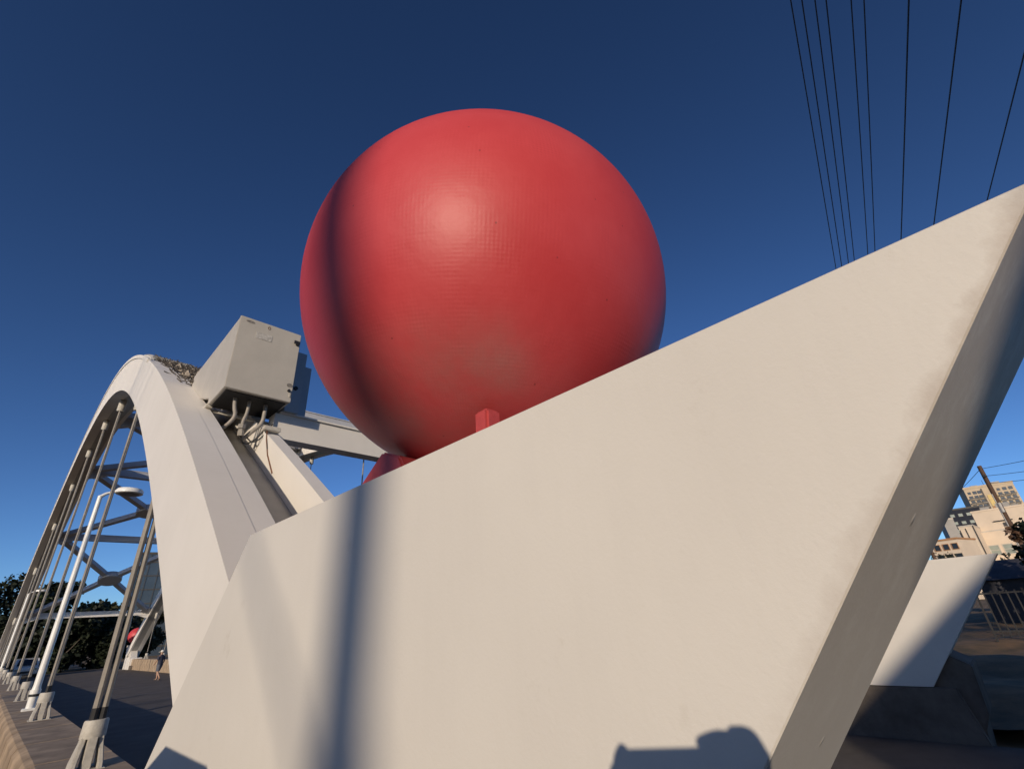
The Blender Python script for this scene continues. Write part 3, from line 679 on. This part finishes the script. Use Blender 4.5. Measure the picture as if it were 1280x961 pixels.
TL = [(-6, 84, 10.2, 4.2, 'broad dark tree at the far left edge beyond the bridge'), (.2, 88, 11.0, 4.0, 'tallest dark tree left of the far lamp post'), (3.4, 80, 8.6, 2.6, 'dark tree behind the second thin hanger'), (5.2, 92, 10.6, 2.6, 'slim dark tree rising behind the tall lamp post'),
      (7.6, 84, 7.2, 3.0, 'rounded low tree under the lowest brace arm'), (10.0, 96, 8.6, 2.8, 'tree behind the disc of the farthest brace'), (12.6, 100, 8.0, 3.2, 'tree left of the blue glass building'), (15.0, 86, 6.4, 3.0, 'bushy tree behind the far foot of the far arch'), (-12, 92, 12, 5, 'large tree outside the left edge of the bridge'),
      (1.6, 78, 5.6, 3.0, 'bushy dark tree just behind the white car'), (6.2, 77, 5.6, 3.2, 'bushy dark tree at the end of the road'), (9.6, 79, 5.4, 3.0, 'low dark tree right of the road end')]
for i, (x, y, h, rd, lb) in enumerate(TL):
    tree('background_tree', lb, x, y, h, rd, LEAFS[(0, 0, 1, 0, 0, 1, 2, 2, 0, 0, 0, 0)[i]], n=4600, trunk_h=.12, size=.62, group='trees beyond the far end of the bridge', clumps=18)
TRT = [(31, -1.5, 4.7, 1.3, LEAFS[0], 'dark tree at the right edge in front of the pale building'), (37, -1.25, 4.9, 1.0, LEAFS[3], 'russet leaved tree at the right edge beside the brown pole'), (48, -.2, 3.6, 1.7, LEAFS[0], 'low dark tree under the square windows'), (62, -2.2, 4.6, 2.4, LEAFS[1], 'green tree low against the pale building'), (95, 6.6, 7.2, 2.2, LEAFS[0], 'dark shrub like tree in front of the low shop')]
for x, y, h, rd, lf, lb in TRT:
    tree('street_tree', lb, x, y, h, rd, lf, n=1900, trunk_h=.15, size=.34, group='trees across the road at right', clumps=18)
# shade trees on the sun side, behind the camera
tp = pole_pos*16 + SN*(-.97)
tree('shade_tree', 'tree behind the camera whose trunk shades the nose of the foreground pier', tp.x, tp.y, 17, 4.5, LEAFS[1], n=3000, trunk_h=.62, size=.4, clumps=20, tr=.50)
hp = pole_pos*21 + SN*(-3.3)                      # gabled house: its roof slope throws the diagonal shade across the road
hs = thing('gabled_house', 'tall gabled house behind the camera whose roof shades the small pier', 'house', (hp.x, hp.y, 0), None, math.atan2(-SN.y, -SN.x))
MB().prism([(0, -.3), (9.0, -.3), (9.0, 7.4), (4.5, 11.1), (0, 7.4)], 'y', -9, 0).build('wall', PALEW, hs)
for sgn in (0, 1):
    p0, p1 = ((-.35, 7.2), (4.5, 11.2)) if sgn == 0 else ((4.5, 11.2), (9.35, 7.2))
    MB().prism([p0, p1, (p1[0], p1[1]+.2), (p0[0], p0[1]+.2)], 'y', -9.3, .3).build('roof', SLABG, hs)
for k in range(3):
    for zz in (2.0, 5.2): window(hs, 1.5+k*3.0, zz, 1.1, 1.5, GWHITE, DGLASS, y=-9.0)
tp = pole_pos*14 + SN*(-8.5)  # extra tree, added out of view so its crown dims the sky light
tree('shade_tree', 'tall high crowned tree added unseen behind the camera to block sky beside the sun', tp.x, tp.y, 21, 8.0, LEAFS[0], n=11000, trunk_h=.48, size=.85, clumps=60, tr=.42)
tp = pole_pos*30 + SN*(-27)
tree('shade_tree', 'large dense tree far behind the camera shading the bank at right', tp.x, tp.y, 14, 8.5, LEAFS[0], n=4200, trunk_h=.10, size=1.0, clumps=44)
# long brick warehouse added out of view to block sky glow and shade the pavement
wc = pole_pos*33; wa = wc - SN*34; wb_ = wc + SN*46
wh = building('sky_blocking_warehouse', (wb_.x, wb_.y), (wa.x, wa.y), 14, 7.75, BRICKO, 'long orange brick warehouse added unseen behind the camera to cut sky light')
wh.rotation_euler = (0, 0, math.atan2((wb_-wa).y, (wb_-wa).x)); wh.location = (wa.x, wa.y, 0)
for ch in list(wh.children): bpy.data.objects.remove(ch)
MB().box(0, 80, 0, 14, -.3, 7.6).build('wall', BRICKO, wh); MB().box(-.3, 80.3, -.3, 14.3, 7.6, 7.95).build('roof', SLABG, wh)
for k in range(16): window(wh, 3+k*5, 3.2, 2.2, 2.0, FRAMED, DGLASS)

# ------------------------------------------------------------------ fence by the bank, far right
fn = thing('metal_fence', 'dark metal fence with close bars at the right edge below the buildings', 'fence', (24, 1.2, .25))
for k in range(8): MB().box(-.03, .03, -k*1.2-.03, -k*1.2+.03, 0, 1.65).build('post', DARKMET, fn)
for zz in (.35, 1.5): MB().box(-.02, .02, -8.4, 0, zz, zz+.05).build('rail', DARKMET, fn)
br = MB().box(-.012, .012, -.02, .02, .2, 1.6).build('bar', DARKMET, fn)
for k in range(1, 42): link(br, fn, (0, -k*.2, 0))
sh = thing('dark_shed', 'dark low shed with a sloping roof beside the small pier tip', 'shed', (34, -3.6, .2))
MB().box(0, 3.2, 0, 5.0, 0, 2.0).build('wall', mat('dark_cladding', (.045, .045, .055), .8, .2, 3), sh)
MB().prism([(-.3, 2.0), (3.5, 2.0), (3.5, 2.9), (1.6, 2.9)], 'y', -.3, 5.3).build('roof', mat('dark_roof', (.06, .06, .075), .7, .2, 3), sh)
for k in range(3): window(sh, .001, .1, .01, .01, DARKMET, DGLASS) if False else None

# ------------------------------------------------------------------ white car at the far end of the road
def car():
    root = thing('parked_car', 'small white car with dark windscreen facing us at the far end of the road', 'car', (3.25, 70.5, 0), None, 0)
    CW = mat('white_car_paint', (.72, .70, .66), .3, .03, 2, coat=.5)
    w = .86
    prof = [(-2.1, .35), (-2.15, .75), (-1.9, .95), (-1.0, 1.02), (-.25, 1.60), (1.2, 1.68), (1.9, 1.15), (2.1, .95), (2.1, .4), (1.6, .3), (-1.6, .3)]
    b = MB(); b.loft([[(x*(1 if abs(x) < .9 else .92), y, z) for y, z in prof] for x in (-w, w)]); b.build('body', CW, root, bevel=.05)
    MB().loft([[(-.70, -1.03, 1.06), (.70, -1.03, 1.06), (.62, -.32, 1.56), (-.62, -.32, 1.56)], [(-.70, -1.05, 1.08), (.70, -1.05, 1.08), (.62, -.34, 1.58), (-.62, -.34, 1.58)]]).build('windscreen', DGLASS, root)
    for s in (-1, 1):
        MB().prism([(-.85, 1.08), (-.25, 1.52), (1.15, 1.56), (1.6, 1.12)], 'x', s*(w+.004)-.006, s*(w+.004)+.006).build('side_window', DGLASS, root)
        MB().box(s*.62-.16, s*.62+.16, -2.17, -2.05, .68, .84).build('headlight', LGLASS, root, bevel=.02)
        MB().box(s*(w+.1)-.1, s*(w+.1)+.08, -.86, -.72, 1.05, 1.20).build('mirror', CABLE, root, bevel=.02)
        for yy in (-1.35, 1.3):
            n = 20; t = MB().loft([[(xx, yy+rr*math.cos(2*math.pi*k/n), .33+rr*math.sin(2*math.pi*k/n)) for k in range(n)] for xx, rr in ((s*w-.12, .30), (s*w-.10, .33), (s*w+.02, .33), (s*w+.03, .30))]).build('wheel', CABLE, root, smooth=True)
            MB().loft([[(xx, yy+.19*math.cos(2*math.pi*k/n), .33+.19*math.sin(2*math.pi*k/n)) for k in range(n)] for xx in (s*w+.02, s*w+.045)]).build('rim', COLLAR, t)
    MB().box(-.5, .5, -2.17, -2.08, .45, .60).build('grille', CABLE, root)
    return root
car()

# ------------------------------------------------------------------ people
def skinned(name, verts, edges, radii, m, parent, sub=2, root_i=0):
    me = bpy.data.meshes.new(name); me.from_pydata(verts, edges, []); me.materials.append(m)
    o = bpy.data.objects.new(name, me); COL.objects.link(o); o.parent = parent
    o.modifiers.new('skin', 'SKIN'); me.skin_vertices[0].data
    for i, r in enumerate(radii):
        sv = me.skin_vertices[0].data[i]; sv.radius = (r, r) if not isinstance(r, tuple) else r; sv.use_root = (i == root_i)
    md = o.modifiers.new('sub', 'SUBSURF'); md.levels = sub; md.render_levels = sub
    dg = bpy.context.evaluated_depsgraph_get(); ev = o.evaluated_get(dg); nm = bpy.data.meshes.new_from_object(ev)
    o.modifiers.clear(); o.data = nm; nm.shade_smooth()
    return o
SKIN = mat('skin', (.42, .25, .17), .5, .06, 6)
SHIRT = mat('navy_shirt', (.035, .04, .07), .8, .15, 8); SHORTS = mat('grey_shorts', (.11, .12, .15), .8, .15, 8); HAIR = mat('dark_hair', (.02, .015, .012), .6, .2, 20)
SHOE = mat('shoe', (.06, .05, .05), .7, .1, 5); CAPW = mat('white_cap', (.7, .68, .62), .7, .05, 5)
def walker():
    root = thing('person', 'person in dark top, shorts and pale cap walking across the road by the arch foot', 'person', (8.39, 41.4, 0), None, R(35))
    V = [(0, 0, .88), (0, .02, 1.06), (0, .03, 1.24), (0, .03, 1.37), (0, .03, 1.44), (0, .05, 1.53), (0, .05, 1.62),
         (.09, 0, .84), (.10, .16, .48), (.10, .10, .09), (.10, .24, .04), (-.09, 0, .84), (-.10, -.05, .46), (-.10, -.30, .12), (-.10, -.18, .05),
         (.17, .03, 1.36), (.23, -.06, 1.10), (.22, .08, .87), (.22, .12, .79), (-.17, .03, 1.36), (-.23, .10, 1.10), (-.20, .24, .93), (-.19, .28, .86)]
    E = [(0, 1), (1, 2), (2, 3), (3, 4), (4, 5), (5, 6), (0, 7), (7, 8), (8, 9), (9, 10), (0, 11), (11, 12), (12, 13), (13, 14), (3, 15), (15, 16), (16, 17), (17, 18), (3, 19), (19, 20), (20, 21), (21, 22)]
    RD = [(.15, .11), (.135, .10), (.16, .11), (.13, .09), .055, .085, .075, .085, .058, .04, .03, .085, .058, .04, .03, .055, .042, .032, .028, .055, .042, .032, .028]
    body = skinned('body', V, E, RD, SKIN, root)
    def ring(cx, cy, a, b, z, n=16): return [(cx+a*math.cos(2*math.pi*k/n), cy+b*math.sin(2*math.pi*k/n), z) for k in range(n)]
    MB().loft([ring(0, .0, .175, .135, .86), ring(0, .02, .165, .125, 1.05), ring(0, .03, .19, .135, 1.25), ring(0, .03, .20, .12, 1.36), ring(0, .03, .08, .08, 1.45)], caps=False).build('shirt', SHIRT, root, smooth='all')
    for s, vy in ((1, .14), (-1, -.05)):
        MB().loft([ring(s*.085, 0, .115, .13, .90), ring(s*.095, vy*.55, .105, .115, .68), ring(s*.10, vy*.95, .095, .10, .52)], caps=False).build('shorts_leg', SHORTS, root, smooth='all')
        MB().loft([ring(s*.17, .03, .075, .075, 1.38), ring(s*.215, -.02*s, .07, .07, 1.18)], caps=False).build('sleeve', SHIRT, root, smooth='all')
    for p in ((.10, .17), (-.10, -.24)):
        MB().box(p[0]-.05, p[0]+.05, p[1]-.12, p[1]+.14, .0, .09).build('shoe', SHOE, root, bevel=.03)
    MB().loft([ring(0, .05, .098, .108, 1.60), ring(0, .05, .095, .105, 1.66), ring(0, .05, .06, .07, 1.715), ring(0, .05, .01, .01, 1.73)]).build('cap', CAPW, root, smooth='all')
    MB().box(-.07, .07, .14, .26, 1.605, 1.62).build('cap_peak', CAPW, root, bevel=.005)
walker()

def photographer():
    """stands behind the lens, phone held out in both hands; only the shadow reaches the picture"""
    root = thing('person', 'person behind the camera in dark shirt holding up a phone, seen only by shadow', 'person', (0, 0, 0))
    c = Vector((0, 0, EYE)); b = c-f0*.46; gx, gy = b.x, b.y
    def P(side, fwd, z): q = b+r0*side+f0*fwd; return (q.x, q.y, z)
    wl = c+RT*-.085-FW*.03+UP*-.03; wr = c+RT*.125-FW*.035+UP*-.01
    V = [P(0, 0, 1.10), P(0, .0, 1.28), P(0, -.01, 1.45), P(0, 0, 1.58), P(0, .0, 1.65), P(0, .03, 1.74), P(0, .03, 1.83),
         P(.09, 0, 1.06), P(.11, .03, .68), P(.11, -.02, .29), P(.12, .12, .235), P(-.09, 0, 1.06), P(-.11, .03, .68), P(-.11, -.02, .29), P(-.12, .12, .235),
         P(.18, 0, 1.56), P(.24, .20, 1.52), tuple(wr-UP*.09-FW*.04), tuple(wr-UP*.035), P(-.18, 0, 1.56), P(-.22, .20, 1.54), tuple(wl-UP*.10-FW*.04), tuple(wl-UP*.04)]
    E = [(0, 1), (1, 2), (2, 3), (3, 4), (4, 5), (5, 6), (0, 7), (7, 8), (8, 9), (9, 10), (0, 11), (11, 12), (12, 13), (13, 14), (3, 15), (15, 16), (16, 17), (17, 18), (3, 19), (19, 20), (20, 21), (21, 22)]
    RD = [(.16, .11), (.145, .10), (.17, .11), (.13, .09), .05, .085, .075, .09, .06, .042, .034, .09, .06, .042, .034, .055, .042, .030, .024, .055, .042, .030, .024]
    skinned('body', V, E, RD, SHIRT, root)
    # hands: palm and five fingers closing on the ends of the phone
    def hand(side, palm, fingers, thumb):
        # points as (along the phone, up, back): one skinned surface, fingers lie over the top edge of the phone
        q = lambda p: tuple(c+RT*(p[0]*side)+UP*p[1]-FW*p[2])
        vs = [q(p) for p in palm]; es = [(i, i+1) for i in range(len(palm)-1)]; rd = [.021, .026, .022][:len(palm)]
        for fg in fingers:
            i = len(vs); vs += [q(p) for p in fg]; es += [(len(palm)-1, i)]+[(i+j, i+j+1) for j in range(len(fg)-1)]; rd += [.0115, .0105, .0085][:len(fg)]
        i = len(vs); vs += [q(p) for p in thumb]; es += [(1, i)]+[(i+j, i+j+1) for j in range(len(thumb)-1)]; rd += [.013, .011, .009][:len(thumb)]
        skinned('hand', vs, es, rd, SKIN, root, 1)
    hand(1, [(.102, -.045, .036), (.104, -.005, .034), (.100, .030, .034)],
         [[(.094, .046, .026), (.072, .049, .014), (.044, .037, .010)], [(.104, .044, .030), (.086, .050, .018), (.058, .042, .008)], [(.112, .036, .030), (.104, .050, .012), (.082, .046, .006)], [(.118, .020, .030), (.116, .028, .012), (.104, .020, .005)]],
         [(.082, -.010, .040), (.060, .006, .036)])
    hand(-1, [(.072, -.090, .036), (.066, -.055, .034), (.062, -.030, .032)],
         [[(.062, .000, .026), (.063, .024, .016), (.052, .040, .010)], [(.066, -.012, .026), (.068, .006, .012), (.054, .012, .006)], [(.068, -.030, .026), (.070, -.018, .012), (.056, -.014, .006)], [(.070, -.050, .028), (.071, -.042, .012), (.058, -.040, .006)]],
         [(.050, -.045, .040), (.034, -.030, .036)])
    # face side away from the light: simple hair cap
    hd = Vector(P(0, .03, 1.80)); n = 16
    MB().loft([[(hd.x+a*math.cos(2*math.pi*k/n), hd.y+a*math.sin(2*math.pi*k/n), hd.z+z) for k in range(n)] for a, z in ((.095, .0), (.10, .04), (.075, .09), (.02, .11))]).build('hair', HAIR, root, smooth='all')
    ph = thing('mobile_phone', 'dark mobile phone held level by the person behind the camera', 'phone', tuple(c))
    m = MB(); vs = []
    for wv in (-.021, -.012):
        for t, u in ((-.056, -.052), (.102, -.052), (.102, .038), (-.056, .038)): vs.append(RT*t+UP*u+FW*wv)
    m.add(vs, [(0, 1, 2, 3), (4, 5, 6, 7), (0, 1, 5, 4), (1, 2, 6, 5), (2, 3, 7, 6), (3, 0, 4, 7)]).build('phone_body', CABLE, ph, bevel=.003)
photographer()
# metal pedestal at the kerb left of the camera (its shadow falls on the foot of the pier)
pd = thing('kerb_pedestal', 'grey metal service pedestal standing on the pavement left of the camera', 'pedestal', (-.55, 1.886, .26))
MB().box(-.35, .05, -.30, .30, 0, 1.72).build('body', CABG, pd, bevel=.02)
MB().box(-.37, .07, -.32, .32, 1.72, 1.76).build('lid', CABG, pd, bevel=.01)
MB().box(-.28, -.02, -.305, -.300, .2, 1.5).build('door', CABB, pd)
